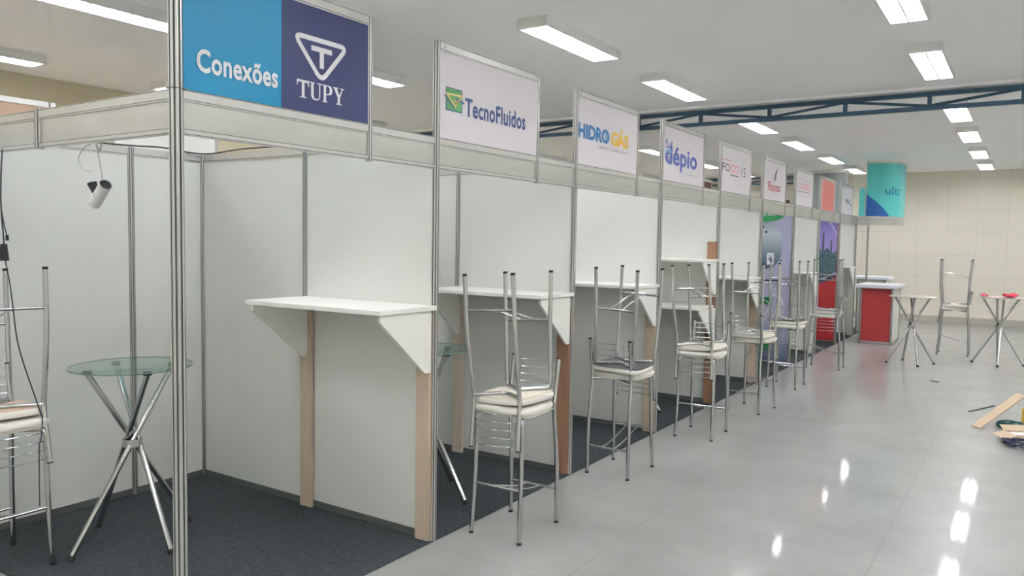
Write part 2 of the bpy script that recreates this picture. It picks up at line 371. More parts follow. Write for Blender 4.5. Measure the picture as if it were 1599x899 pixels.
def post_mesh(mb, x, y, z0, z1, r=0.02):
    """octagonal system extrusion with a groove in every face"""
    pts = []; gi = []
    for k in range(8):
        a0 = math.pi / 8 + k * math.pi / 4; a1 = a0 + math.pi / 4
        R = r / math.cos(math.pi / 8); p0 = Vector((R * math.cos(a0), R * math.sin(a0))); p1 = Vector((R * math.cos(a1), R * math.sin(a1)))
        am = (a0 + a1) / 2; d = Vector((math.cos(am), math.sin(am))) * r * 0.28
        pts += [p0, p0.lerp(p1, .32), p0.lerp(p1, .32) - d, p0.lerp(p1, .68) - d, p0.lerp(p1, .68)]
    n = len(pts); vs = [(x + p.x, y + p.y, z) for z in (z0, z1) for p in pts]
    o = len(mb.v)
    for i in range(n):
        j = (i + 1) % n; mb.add([vs[i], vs[j], vs[n + j], vs[n + i]], [(0, 1, 2, 3)], 1 if i % 5 in (1, 2, 3) else 0)
    mb.add([vs[n + i] for i in range(n)], [tuple(range(n))], 0); mb.add([vs[i] for i in range(n)], [tuple(range(n - 1, -1, -1))], 0)
AL = ['alu', 'groove']
def rail(mb, a, b, hgt, th=.018):
    """horizontal rail box from a to b (x,y) bottom z=a[2], with a dark groove line along it"""
    x0, y0, z0 = a; x1, y1, _ = b
    h = th / 2
    if abs(x1 - x0) < 1e-6:
        mb.box((x0 - h, min(y0, y1), z0), (x0 + h, max(y0, y1), z0 + hgt))
        mb.box((x0 - h - .0006, min(y0, y1), z0 + hgt * .12), (x0 + h + .0006, max(y0, y1), z0 + hgt * .12 + .003), 1)
    else:
        mb.box((min(x0, x1), y0 - h, z0), (max(x0, x1), y0 + h, z0 + hgt))
        mb.box((min(x0, x1), y0 - h - .0006, z0 + hgt * .12), (max(x0, x1), y0 + h + .0006, z0 + hgt * .12 + .003), 1)

def front_post(k):
    y = 1.5 * k; r = .024 if k == 0 else .019
    top = ST if k < 9 else HT
    mb = MB(); post_mesh(mb, 0, 0, 0.006, top, r)
    if k == 0: mb.box((-.026, -.026, HT - .002), (.026, .026, HT + .001), 1)
    o = mb.build('booth_post', AL, smooth=False, loc=(0, y, 0))
    lab = 'thick aluminium corner post nearest the camera, left of the blue two-tone sign' if k == 0 else \
        ('thin aluminium front post at the left edge of the %s sign' % D[k])
    tag(o, lab, 'post', 'aluminium front posts of the booths')
for k in range(NB + 1): front_post(k)

def partition_y(k, end_x=-2.0):
    """side wall of a booth at y=1.5k, from the front post back to the rear wall"""
    y = 1.5 * k
    t = thing('side_partition', 'white side wall between the %s and %s booths' % (ON[k - 1], ON[k]), 'partition wall', (0, y, 0), group='white side walls between the booths')
    for x0, x1 in ((-.98, -.02), (-1.98, -1.02)):
        MB().box((x0, -.004, .045), (x1, .004, HT - .045)).build('panel', 'laminate', t)
        r_ = MB(); r_.box((x0, -.009, .006), (x1, .009, .045)); r_.build('bottom_rail', 'base_alu', t)
        mb = MB(); rail(mb, (x0, 0, HT - .05), (x1, 0, 0), .05); mb.box((x0 + .02, -.0105, HT - .03), (x0 + .028, -.009, HT - .022), 1); mb.build('top_rail', AL, t)
    mb = MB(); post_mesh(mb, -1.0, 0, .006, HT, .017); mb.build('middle_post', AL, t, smooth=False)
for k in range(1, NB + 1): partition_y(k)

def rear_wall(k):
    y0 = 1.5 * k
    t = thing('rear_partition', 'white rear wall of the %s booth' % ON[k], 'partition wall', (-2.0, y0, 0), group='white rear walls of the booths')
    for a, b in ((.02, .98), (1.02, 1.48)):
        MB().box((-.004, a, .045), (.004, b, HT - .045)).build('panel', 'laminate', t)
        MB().box((-.009, a, .006), (.009, b, .045)).build('bottom_rail', 'base_alu', t)
        mb = MB(); rail(mb, (0, a, HT - .05), (0, b, 0), .05); mb.build('top_rail', AL, t)
    for yy in (0, 1.0):
        mb = MB(); post_mesh(mb, 0, yy, .006, HT, .017); mb.build('post', AL, t, smooth=False)
for k in range(0, NB): rear_wall(k)
# extra wall left of the first booth, behind the left bar stools
t = thing('rear_partition', 'white rear wall at the far left, behind the stacked bar stools', 'partition wall', (-2.0, -2.0, 0), group='white rear walls of the booths')
for a, b in ((.02, .98), (1.02, 1.98)):
    MB().box((-.004, a, .045), (.004, b, HT - .045)).build('panel', 'laminate', t)
    MB().box((-.009, a, .006), (.009, b, .045)).build('bottom_rail', 'base_alu', t)
    mb = MB(); rail(mb, (0, a, HT - .05), (0, b, 0), .05); mb.build('top_rail', AL, t)
for yy in (0, 1.0):
    mb = MB(); post_mesh(mb, 0, yy, .006, HT, .017); mb.build('post', AL, t, smooth=False)

def fascia(k):
    t = thing('header_beam', 'aluminium header beam across the front of the %s booth' % ON[k], 'header beam', (0, 1.5 * k, 0), group='aluminium headers along the booth fronts')
    for a, b in ((.02, .985), (1.015, 1.482)):
        mb = MB(); rail(mb, (0, a, HT - .042), (0, b, 0), .042); mb.box((-.0095, a, HT - .0045), (.0095, b, HT - .0015), 1); mb.build('top_rail', AL, t)
        mb = MB(); rail(mb, (0, a, HB), (0, b, 0), .022); mb.box((-.0095, a, HB + .0195), (.0095, b, HB + .022), 1); mb.build('bottom_rail', AL, t)
        MB().box((-.004, a + .004, HB + .022), (.004, b - .004, HT - .042)).build('infill_panel', 'alu_sheet', t)
    for yy in (.03, .972, 1.03, 1.47):
        pass
for k in range(NB): fascia(k)
# header across the open left side of the first booth
t = thing('header_beam', 'aluminium header beam over the open left side of the first booth', 'header beam', (0, 0, 0), group='aluminium headers along the booth fronts')
for a, b in ((-.985, -.024), (-1.98, -1.015)):
    mb = MB(); rail(mb, (a, 0, HT - .042), (b, 0, 0), .042); mb.box((a, -.0095, HT - .0045), (b, .0095, HT - .0015), 1); mb.build('top_rail', AL, t)
    mb = MB(); rail(mb, (a, 0, HB), (b, 0, 0), .022); mb.box((a, -.0095, HB + .0195), (b, .0095, HB + .022), 1); mb.build('bottom_rail', AL, t)
    MB().box((a + .004, -.004, HB + .022), (b - .004, .004, HT - .042)).build('infill_panel', 'alu_sheet', t)
mb = MB(); post_mesh(mb, -1.0, 0, HB - .004, HT + .004, .018); mb.build('stub_post', AL, t, smooth=False)

# ---------------------------------------------------------------- name signs
SX = 0.006     # front face of the sign board
def F(k): return lambda u, v, t: (SX + t, u - 1.5 * k, v)
def sign(k, board='sign_white', y1=1.0):
    t = thing('name_sign', '', 'sign', (0, 1.5 * k, 0), group='name signs above the booths')
    a, b = .02, y1 - .015
    mb = MB(); post_mesh(mb, 0, y1, HB - .006, ST, .016); mb.build('stub_post', AL, t, smooth=False)
    mb = MB(); rail(mb, (0, a, ST - .045), (0, b, 0), .045); mb.box((-.0095, a, ST - .0045), (.0095, b, ST - .0015), 1); mb.box((.009, a + .03, ST - .028), (.0105, a + .038, ST - .02), 1); mb.build('top_rail', AL, t)
    MB().box((-.004, a, HT + .002), (SX, b, ST - .045)).build('board', board, t)
    return t
def poly(name, pts, m, parent, fn, t=.002, th=.0):
    mb = MB(); n = len(pts); mb.add([fn(u, v, t) for u, v in pts], [tuple(range(n))]); return mb.build(name, m, parent, smooth=False)
def thick_line(pts, wd, closed=False):
    """2D polyline -> list of quads"""
    q = []; n = len(pts); rng = range(n if closed else n - 1)
    P = [Vector(p) for p in pts]
    def off(i):
        a = P[(i - 1) % n] if (closed or i > 0) else None; b = P[i]; c = P[(i + 1) % n] if (closed or i < n - 1) else None
        d1 = (b - a).normalized() if a is not None else (c - b).normalized(); d2 = (c - b).normalized() if c is not None else d1
        nn = Vector((-(d1.y + d2.y), d1.x + d2.x)).normalized(); k = nn.dot(Vector((-d1.y, d1.x))); return nn * (wd / 2 / max(k, .4))
    for i in rng:
        j = (i + 1) % n; a, b = P[i], P[j]; oa, ob = off(i), off(j); q.append([a + oa, a - oa, b - ob, b + ob])
    return q
def lines(name, plist, m, parent, fn, t=.002):
    mb = MB()
    for q in plist: mb.add([fn(p[0], p[1], t) for p in q][::-1], [tuple(range(len(q)))])
    return mb.build(name, m, parent, smooth=False)
def rect(a, b, c, d): return [(a, c), (b, c), (b, d), (a, d)]

# 0 cyan + navy
k = 0; s = sign(k, 'cyan'); f = F(k)
s['label'] = 'sign with cyan left half, navy right half and white triangle emblem'
poly('navy_panel', rect(.478, .985, HT + .002, ST - .045), 'navy', s, f, .0012)
put_text('lettering', 'Conexões', .08, .457, 2.240, 2.328, 'letter_white', s, f, fat=.027, t=.003, space=1.05)
tri = fillet([(.694, 2.484), (.543, 2.484), (.694, 2.312), (.845, 2.484), (.694, 2.484)], .040, 6); tri = [(p.x if hasattr(p, 'x') else p[0], p[1]) for p in [Vector((q[0], q[1])) for q in tri]][:-1]
lines('emblem', thick_line(tri, .021, True) + [rect(.636, .756, 2.434, 2.456), rect(.684, .708, 2.366, 2.434)], 'letter_white', s, f, .003)
SER = {'T': [rect(0, 1, .86, 1), rect(.4, .62, .06, .9), rect(.24, .78, 0, .06), [(0, .66), (.05, .66), (.12, .86), (0, .86)], [(.95, .66), (1, .66), (1, .86), (.88, .86)]],
       'U': [rect(0, .42, .94, 1), rect(.1, .32, .25, .94), rect(.62, 1, .94, 1), rect(.78, .87, .25, .94), [(.1, .25), (.16, .08), (.34, 0), (.4, .09), (.32, .25)], [(.34, 0), (.62, 0), (.62, .08), (.4, .09)], [(.62, 0), (.80, .08), (.87, .25), (.78, .25), (.72, .12), (.6, .08)]],
       'P': [rect(0, .5, 0, .06), rect(.12, .36, .06, .94), rect(0, .6, .94, 1), rect(.36, .62, .44, .5), [(.6, .94), (.6, 1), (.88, .96), (1, .82), (.72, .84)], [(.72, .84), (1, .82), (1, .64), (.72, .62)], [(.72, .62), (1, .64), (.88, .48), (.6, .44), (.6, .5)]],
       'Y': [rect(0, .46, .94, 1), rect(.62, 1, .94, 1), [(.08, .94), (.36, .94), (.62, .46), (.42, .40)], [(.78, .94), (.87, .94), (.62, .40), (.5, .46)], rect(.40, .63, .06, .46), rect(.26, .78, 0, .06)]}
u = .556; ql = []
for ch, wd in zip('TUPY', (.068, .068, .058, .068)):
    for pg in SER[ch]: ql.append([(u + p[0] * wd, 2.225 + p[1] * .075) for p in pg])
    u += wd + .004
lines('serif_lettering', ql, 'letter_white', s, f, .003)

# 1 green square logo
k = 1; s = sign(k); f = F(k)
s['label'] = 'white sign with green square logo and dark blue lettering'
lines('logo', [rect(1.568, 1.712, 2.318, 2.44)], 'blue_text', s, f, .0015)
lines('logo', [rect(1.573, 1.706, 2.323, 2.435)], 'logo_green', s, f, .002)
lines('logo', thick_line([(1.712, 2.408), (1.575, 2.404), (1.65, 2.345), (1.672, 2.372), (1.635, 2.375)], .012) + thick_line([(1.712, 2.408), (1.664, 2.365)], .010), 'logo_sand', s, f, .003)
lines('logo', thick_line([(1.552, 2.395), (1.644, 2.334)], .006) + thick_line([(1.655, 2.388), (1.728, 2.372)], .010), 'blue_text', s, f, .0026)
put_text('lettering', 'TecnoFluidos', 1.738, 2.352, 2.306, 2.408, 'blue_text', s, f, fat=.024, space=1.05)

# 2 blue + yellow
k = 2; s = sign(k); f = F(k)
s['label'] = 'white sign with bold blue and yellow lettering'
put_text('lettering', 'HIDRO', 3.025, 3.50, 2.345, 2.450, 'hidro_blue', s, f, fat=.045)
lines('lettering', [[(3.457 + .026 * math.cos(a * .524), 2.395 + .036 * math.sin(a * .524)) for a in range(12)][::-1]], 'lightblue_text', s, f, .0015)
put_text('lettering', 'GÁS', 3.53, 3.83, 2.345, 2.476, 'yellow_text', s, f, fat=.045)
lines('lettering', [[(3.675 + .026 * math.cos(a * .524), 2.39 + .030 * math.sin(a * .524)) for a in range(12)][::-1]], 'yellow_text', s, f, .0028)
put_text('small_lettering', 'SEMPRE CONECTADOS', 3.33, 3.83, 2.302, 2.322, 'grey_text', s, f, fat=.02)

# 3 blue lower-case
k = 3; s = sign(k); f = F(k)
s['label'] = 'white sign with large rounded violet blue lettering'
put_text('lettering', 'dépio', 4.56, 5.32, 2.258, 2.472, 'violet_text', s, f, fat=.028)
lines('lettering', [[(4.635 + .05 * math.cos(a * .524), 2.345 + .034 * math.sin(a * .524)) for a in range(12)][::-1]], 'grey_text', s, f, .0015)
lines('emblem', [rect(4.575, 4.70, 2.405, 2.428)], 'lightblue_text', s, f, .0028)
lines('emblem', [rect(4.575, 4.70, 2.445, 2.458), rect(4.57, 4.60, 2.485, 2.512), rect(4.68, 4.71, 2.48, 2.505), rect(4.575, 4.70, 2.472, 2.478)], 'violet_text', s, f, .0028)
put_text('small_lettering', 'tubos e conexões', 4.98, 5.34, 2.245, 2.262, 'grey_text', s, f)

# 4 grey and red
k = 4; s = sign(k); f = F(k)
s['label'] = 'white sign with grey and pale red lettering and the number 15'
put_text('lettering', 'FO', 6.04, 6.29, 2.372, 2.455, 'dark_text', s, f, fat=.018)
put_text('lettering', 'CO', 6.305, 6.575, 2.372, 2.455, 'pink_text', s, f, fat=.018)
put_text('number', '15', 6.66, 6.82, 2.35, 2.455, 'dark_text', s, f, fat=.0)
lines('underline', [rect(6.30, 6.57, 2.338, 2.352)], 'dark_text', s, f)
put_text('small_lettering', 'CONEXÃO', 6.04, 6.31, 2.482, 2.497, 'red_text', s, f, fat=.03)
# 5 leaf
k = 5; s = sign(k); f = F(k)
s['label'] = 'white sign with thin dark leaf emblem above red lettering'
put_text('lettering', 'Fluxos', 7.70, 8.24, 2.275, 2.385, 'red_text', s, f, fat=.02)
lines('emblem', [[(8.00, 2.44), (8.07, 2.50), (8.10, 2.57), (8.04, 2.53), (8.0, 2.48)][::-1], [(7.97, 2.40), (8.02, 2.42), (8.07, 2.46), (8.0, 2.45)][::-1]] + thick_line([(7.97, 2.385), (7.965, 2.43), (8.0, 2.49)], .012), 'dark_text', s, f)
put_text('small_lettering', 'soluções', 7.82, 8.16, 2.238, 2.252, 'grey_text', s, f)
# 6 faint lettering between lines
k = 6; s = sign(k); f = F(k)
s['label'] = 'white sign with faint pink lettering between two thin lines'
put_text('lettering', 'CONSEL', 9.13, 9.86, 2.39, 2.475, 'pink_text', s, f, fat=.0)
lines('line', [rect(9.10, 9.86, 2.508, 2.514)], 'grey_text', s, f); lines('line', [rect(9.10, 9.86, 2.352, 2.361)], 'dark_text', s, f)
put_text('small_lettering', 'engenharia', 9.15, 9.84, 2.295, 2.315, 'grey_text', s, f)
# 7 salmon
k = 7; s = sign(k); f = F(k)
s['label'] = 'salmon red sign with darker faint lettering'
poly('salmon_panel', rect(10.60, 11.44, HT + .004, ST - .047), 'salmon', s, f, .0012)
put_text('lettering', 'GRUPO', 10.72, 11.30, 2.395, 2.43, 'salmon_text', s, f)
# 8
k = 8; s = sign(k); f = F(k)
s['label'] = 'white sign with a small dark grey lettered mark'
put_text('lettering', 'WEHL', 12.36, 12.80, 2.345, 2.425, 'dark_text', s, f, fat=.03)
lines('mark', [rect(12.80, 12.88, 2.318, 2.350)], 'violet_text', s, f)

# ---------------------------------------------------------------- curved teal corner at the end of the row
def curve_pt(sv):
    """path along the curved header: straight from (0,13.5), quarter arc, straight along +y"""
    a0 = .15; r = .5; arc = r * math.pi / 2
    if sv <= a0: return (sv, 13.5), (0, -1)
    if sv <= a0 + arc:
        th = (sv - a0) / r; return (a0 + r * math.sin(th), 14.0 - r * math.cos(th)), (math.sin(th), -math.cos(th))
    return (a0 + r, 14.0 + sv - a0 - arc), (1, 0)
TOT = .15 + .5 * math.pi / 2 + .5
def curved(mb, s0, s1, z0, z1, th, n=28, mi=0):
    vs = []; fs = []
    for i in range(n + 1):
        (px, py), (nx, ny) = curve_pt(s0 + (s1 - s0) * i / n)
        vs += [(px + nx * th, py + ny * th, z0), (px + nx * th, py + ny * th, z1), (px - nx * th, py - ny * th, z1), (px - nx * th, py - ny * th, z0)]
    for i in range(n):
        for a in range(4): b = (a + 1) % 4; fs.append((i * 4 + a, i * 4 + b, (i + 1) * 4 + b, (i + 1) * 4 + a))
    fs += [(0, 1, 2, 3)[::-1], tuple(n * 4 + a for a in range(4))]
    mb.add([(x, y - 13.5, z) for x, y, z in vs], fs, mi); return mb
t = thing('header_beam', 'curved aluminium header beam bulging into the aisle under the teal sign', 'header beam', (0, 13.5, 0), group='aluminium headers along the booth fronts')
curved(MB(), .02, TOT, HT - .03, HT, .009).build('top_rail', AL, t); curved(MB(), .02, TOT, HB, HB + .02, .009).build('bottom_rail', AL, t)
curved(MB(), .02, TOT, HB + .02, HT - .03, .005).build('infill_panel', 'alu_sheet', t)
t = thing('name_sign', 'tall curved teal sign with blue lettering and blue swoosh', 'sign', (0, 13.5, 0), group='name signs above the booths')
ZT = 3.15
curved(MB(), .15, TOT, HT + .001, ZT - .04, .005).build('board', 'teal', t)
curved(MB(), .14, TOT, ZT - .04, ZT, .009).build('top_rail', AL, t)
mb = MB(); post_mesh(mb, .14, 0, HT, ZT, .012); mb.build('stub_post', AL, t, smooth=False)
MB().box((.03, -.004, HT + .002), (.125, .004, ST)).build('side_board', 'teal', t)
def FC(u, v, tt):
    (px, py), (nx, ny) = curve_pt(u); return (px + nx * (.005 + tt), py + ny * (.005 + tt) - 13.5, v)
mb = MB(); n = 14
us = [.15 + i * .40 / n for i in range(n + 1)]; zs = [HT + .003 + (2.56 - HT) * (1 - i / n) ** .85 * (1 - .0 * i) for i in range(n + 1)]
for i in range(n):
    mb.add([FC(us[i], HT + .003, .0015), FC(us[i + 1], HT + .003, .0015), FC(us[i + 1], zs[i + 1], .0015), FC(us[i], zs[i], .0015)], [(0, 1, 2, 3)])
mb.build('swoosh', 'deep_blue', t, smooth=False)
put_text('lettering', 'ultr', .45, .84, 2.55, 2.70, 'teal_dark', t, FC, fat=.015)
mb = MB(); post_mesh(mb, 0, 0, .0, HB, .016)
tag(mb.build('support_post', AL, smooth=False, loc=(.2, 13.52, 0)), 'thin grey post standing behind the red desk under the curved header', 'post')
# tall aluminium sign frame behind the salmon sign, standing on the rear of the booths
t = thing('sign_frame', 'tall grey aluminium sign frame rising behind the salmon red sign', 'sign frame', (-.46, 15.0, 0))
MB().box((-.78, -.006, HT), (0, .006, 3.09)).build('panel', 'grey_panel', t); MB().box((-.78, -.02, 3.09), (0, .02, 3.15), bev=.004).build('top_rail', 'alu', t)
mb = MB(); post_mesh(mb, 0, 0, .006, 3.15, .02); mb.build('post', AL, t, smooth=False)
mb = MB(); post_mesh(mb, -.78, 0, .006, 3.15, .02); mb.build('post', AL, t, smooth=False)
# rear-row boards seen over the walls
def rear_board(x, y0, y1, zt, m, label, zb=None):
    t = thing('rear_sign', label, 'sign', (x, y0, 0), group='boards of the rear row of booths')
    L = y1 - y0; zb = zb or HT
    for yy in (0, L):
        mb = MB(); post_mesh(mb, 0, yy, .006, zt, .018); mb.build('post', AL, t, smooth=False)
    MB().box((-.005, .018, zb), (.005, L - .018, zt - .045)).build('board', m, t)
    MB().box((-.012, .018, zt - .045), (.012, L + .05, zt), bev=.003).build('top_rail', 'lamp_white', t)
    MB().box((-.009, .018, HB), (.009, L - .018, HB + .04)).build('bottom_rail', 'alu', t)
rear_board(-4.0, .45, 1.5, 2.68, 'mdf', 'light brown board with white top rail, at the far left behind the first booth')
rear_board(-4.0, 2.02, 3.05, 2.67, 'laminate2', 'white board of the rear row glimpsed below the header of the first booth')
rear_board(-2.12, 10.95, 11.78, 2.75, 'dark_mdf', 'dark reddish brown board rising between the fourth and fifth signs')
rear_board(-2.12, 16.4, 17.2, 2.72, 'dark_mdf', 'dark brown board glimpsed between the sixth and seventh signs')

# ---------------------------------------------------------------- wall shelves
def shelf(k, wood_l, wood_r, label, z=1.28, x0=-.985, x1=.02, dep=.44, post_top=None, posts=True):
    y = 1.5 * k - .004
    t = thing('wall_shelf', label, 'shelf', (0, y, 0), group='white wall shelves in the booths')
    MB().box((x0, -dep, z - .025), (x1, -.002, z), bev=.002).build('shelf_board', 'laminate2', t)
    for sx, wd in ((-1.01, wood_l), (-.096, wood_r)):
        if posts and wd:
            MB().box((sx, -.032, .006), (sx + .095, -.008, (post_top if (post_top and sx > -.5) else z - .026)), bev=.002).build('timber_post', wd, t)
        bx = sx + .05 if sx < -.5 else sx + .085
        f_ = lambda u, v, tt, bx=bx: (bx + tt, u, v)
        MB().prism([(-.033, z - .026), (-.033, z - .355), (-.075, z - .355), (-.43 * dep / .45, z - .06), (-.43 * dep / .45, z - .026)], f_, 0, .018).build('bracket', 'laminate2', t, smooth=False)
        mb = MB(); mb.box((bx - .002, -.052, z - .345), (bx + .02, -.034, z - .30)); mb.box((bx - .002, -.052, z - .09), (bx + .02, -.034, z - .045)); mb.build('bracket_fitting', 'lamp_white', t)
    return t
shelf(1, 'pale_wood', 'pale_wood', 'white wall shelf on pale wooden posts in the first booth, nearest the camera')
shelf(2, 'beige_wood', 'brown_wood', 'white wall shelf in the second booth, with one brown post by the front')
shelf(3, 'pale_wood', 'pale_wood', 'white wall shelf on pale posts in the third booth, behind the dark-seated stool stack')
shelf(4, 'beige_wood', 'brown_wood', 'upper of two white wall shelves in the fourth booth', z=1.475, post_top=1.65)
t = shelf(4, None, None, 'lower of two white wall shelves in the fourth booth', z=1.01, dep=.50, posts=False, x1=-.01)
shelf(5, 'pale_wood', 'pale_wood', 'white wall shelf on pale posts in the fifth booth, just before the tank poster', z=1.25)
shelf(7, 'laminate2', 'laminate2', 'white wall shelf in the seventh booth, between the two printed posters', z=1.235)
t = shelf(9, 'laminate2', 'laminate2', 'white wall shelf with white board side in the ninth booth, beyond the red poster', z=1.26)

# ---------------------------------------------------------------- posters
t = thing('wall_poster', 'lilac printed poster with grey tank and green oval on the sixth booth side wall', 'poster', (0, 9.0 - .006, 0))
MB().box((-.985, -.004, .05), (-.02, 0, HT - .055)).build('sheet', 'lilac', t)
fp = lambda u, v, tt: (u, -.004 - tt, v)
def disc2(cx, cz, rx, rz, n=32, p=2.0):
    return [(cx + rx * math.copysign(abs(math.cos(2 * math.pi * a / n)) ** (2 / p), math.cos(2 * math.pi * a / n)), cz + rz * math.copysign(abs(math.sin(2 * math.pi * a / n)) ** (2 / p), math.sin(2 * math.pi * a / n))) for a in range(n)]
def art(name, polys, m, par, f_, tt): 
    mb = MB()
    for q in polys: mb.add([f_(p[0], p[1], tt) for p in q], [tuple(range(len(q)))])
    return mb.build(name, m, par, smooth=False)
art('green_oval', [disc2(-.42, 2.02, .30, .085)], 'poster_green', t, fp, .001)
put_text('oval_lettering', 'TANQUES', -.62, -.24, 2.01, 2.05, 'letter_white', t, fp, fat=.02, t=.0018)
art('tank_picture', [disc2(-.47, 1.62, .335, .325, 40, 2.8)], 'tank', t, fp, .001)
art('dark_bar', [rect(-.80, -.16, 1.135, 1.16)], 'poster_dark', t, fp, .001)
art('dark_spots', [disc2(-.40, 1.87, .02, .022, 12), disc2(-.35, 1.80, .016, .018, 12), disc2(-.38, .62, .03, .03, 12)], 'poster_dark', t, fp, .0012)
art('small_tag', [rect(-.33, -.24, 1.36, 1.52)], 'letter_white', t, fp, .0018)
art('small_tag', [rect(-.31, -.26, 1.42, 1.49)], 'tank', t, fp, .0024)
art('green_blocks', [rect(-.42, -.24, .82, .92), rect(-.42, -.20, .34, .42), rect(-.42, -.24, .20, .29)], 'poster_green', t, fp, .001)
mb = []
for i in range(9):
    a = random.uniform(.6, 2.3); cx, cz = random.uniform(-.3, -.1), random.uniform(.6, 1.0)
    mb += thick_line([(cx - .1 * math.cos(a), cz - .12 * math.sin(a)), (cx, cz), (cx + .11 * math.cos(a + .5), cz + .12 * math.sin(a + .5))], .010)
art('branch_picture', mb, 'letter_white', t, fp, .0012)
M['poster_low'] = ramp_mat('blue_grey_print', 2, [(0, srgb(92, 108, 138)), (1, srgb(172, 174, 204))])
art('lower_picture', [rect(-.98, -.025, .06, .55)], 'poster_low', t, fp, .0006)

t = thing('wall_poster', 'tall poster with purple dusk cityscape above a red lower half in the eighth booth', 'poster', (0, 12.0 - .006, 0))
MB().box((-.985, -.004, .05), (-.02, 0, HT - .055)).build('sheet', 'poster_red', t)
art('sky_picture', [[(-.98, .95), (-.5, .98), (-.2, 1.06), (-.025, 1.16), (-.025, 2.1), (-.98, 2.1)]], 'dusk', t, fp, .0008)
bl = []
for i in range(26):
    x = random.uniform(-.97, -.06); h = random.uniform(.05, .26) * (1.1 if -.35 < x < -.1 else 1); wd = random.uniform(.02, .05)
    bl.append(rect(x, x + wd, 1.22, 1.30 + h))
bl.append(rect(-.255, -.225, 1.2, 1.84)); bl.append(rect(-.125, -.10, 1.2, 1.72))
art('buildings_picture', bl, 'poster_dark', t, fp, .0014)
M['trees_print'] = mat('blue_green_foliage_print', srgb(66, 92, 100), 0.4, noise=(30, 0.9, (1, 1, 2)))
art('trees_picture', [[(-.98, 1.0), (-.5, 1.02), (-.2, 1.10), (-.025, 1.2), (-.025, 1.56), (-.10, 1.50), (-.17, 1.60), (-.24, 1.53), (-.40, 1.6), (-.98, 1.55)]], 'trees_print', t, fp, .0018)
art('dark_border', thick_line([(-.98, .94), (-.5, .965), (-.2, 1.045), (-.025, 1.15)], .05), 'poster_dark', t, fp, .0022)
art('arc_line', thick_line([(-.22, 2.09), (-.12, 1.98), (-.05, 1.86), (-.026, 1.78)], .008), 'letter_white', t, fp, .002)

# ---------------------------------------------------------------- bar stools
SH = .725
def make_stool():
    t = thing('bar_stool', '', 'bar stool', (0, 0, 0), group='chrome bar stools with white seats')
    r = .0122; zb = SH - .052
    for sx in (-1, 1):
        p = fillet([(sx * .157, -.205, .012), (sx * .150, -.185, .30), (sx * .147, -.172, zb), (sx * .06, -.100, zb), (sx * .002, -.045, zb)], .035, 6)
        o = MB().tube(p, r, 12).build('leg', 'chrome', t); MB().tube([(sx * .157, -.205, 0), (sx * .1568, -.2048, .013)], r + .0006, 12).build('rubber_foot', 'rubber', o)
    for sx in (-1, 1):
        p = smoothpath([(sx * .157, .205, .012), (sx * .157, .202, .30), (sx * .153, .190, .48), (sx * .150, .172, .64), (sx * .150, .172, .72), (sx * .151, .188, .82), (sx * .152, .210, .955)], 6)
        o = MB().tube(p, r, 12).build('leg', 'chrome', t); MB().tube([(sx * .157, .205, 0), (sx * .157, .2049, .013)], r + .0006, 12).build('rubber_foot', 'rubber', o)
        MB().tube([(sx * .152, .2095, .953), (sx * .152, .2110, .960)], r + .0008, 12).build('end_cap', 'rubber', o)
    p = fillet([(-.148, .172, zb), (-.06, .105, zb), (0, .06, zb + .001), (.06, .105, zb), (.148, .172, zb)], .04, 6)
    MB().tube(p, r * .95, 12).build('seat_frame', 'chrome', t)
    MB().tube([(-.150, -.186, .285), (.150, -.186, .285)], .0075, 10).build('footrest_bar', 'chrome', t)
    MB().tube([(-.156, .203, .20), (.156, .203, .20)], .0075, 10).build('footrest_bar', 'chrome', t)
    for sx in (-1, 1):
        MB().tube(smoothpath([(sx * .045, -.186, .285), (sx * .042, -.06, .250), (sx * .042, .08, .214), (sx * .045, .203, .20)], 6), .005, 8).build('footrest_rod', 'chrome', t)
    for i in range(5):
        z = .765 + i * .042; y = .178 + (z - .765) * .16
        MB().tube(smoothpath([(-.150, y, z), (-.09, y + .018, z), (0, y + .028, z), (.09, y + .018, z), (.150, y, z)], 5), .0028, 8).build('back_rod', 'chrome', t)
    for sx in (-1, 1):
        MB().tube([(sx * .108, .178 + .016, .765), (sx * .108, .178 + .042, .933)], .0022, 6).build('back_wire', 'chrome', t)
    # padded seat, slightly tapering square with rounded corners
    def outline(e, n=40):
        out = []
        for a in range(n):
            c, s_ = math.cos(2 * math.pi * a / n), math.sin(2 * math.pi * a / n)
            x = math.copysign(abs(c) ** .42, c) * (.186 - e); y = math.copysign(abs(s_) ** .42, s_) * (.180 - e)
            x *= 1 - .06 * (y / .18)
            out.append((x, y - .012))
        return out
    mb = MB(); n = 40; rings = []
    for e, z in ((.006, SH - .036), (.003, SH - .031), (0, SH - .022), (.0, SH - .014), (.005, SH - .005), (.018, SH - .001), (.06, SH), (.12, SH)):
        rings.append([(x, y, z) for x, y in outline(e, n)])
    vs = [p for rg in rings for p in rg]; fs = []
    for i in range(len(rings) - 1):
        for a in range(n): b = (a + 1) % n; fs.append((i * n + a, i * n + b, (i + 1) * n + b, (i + 1) * n + a))
    fs.append(tuple(range(n - 1, -1, -1))); fs.append(tuple((len(rings) - 1) * n + a for a in range(n)))
    mb.add(vs, fs).build('seat', 'vinyl', t)
    MB().prism(outline(.007, n), lambda u, v, tt: (u, v, tt), SH - .043, SH - .0355).build('seat_board', 'ply_white', t)
    return t
proto = make_stool()
proto_used = [False]
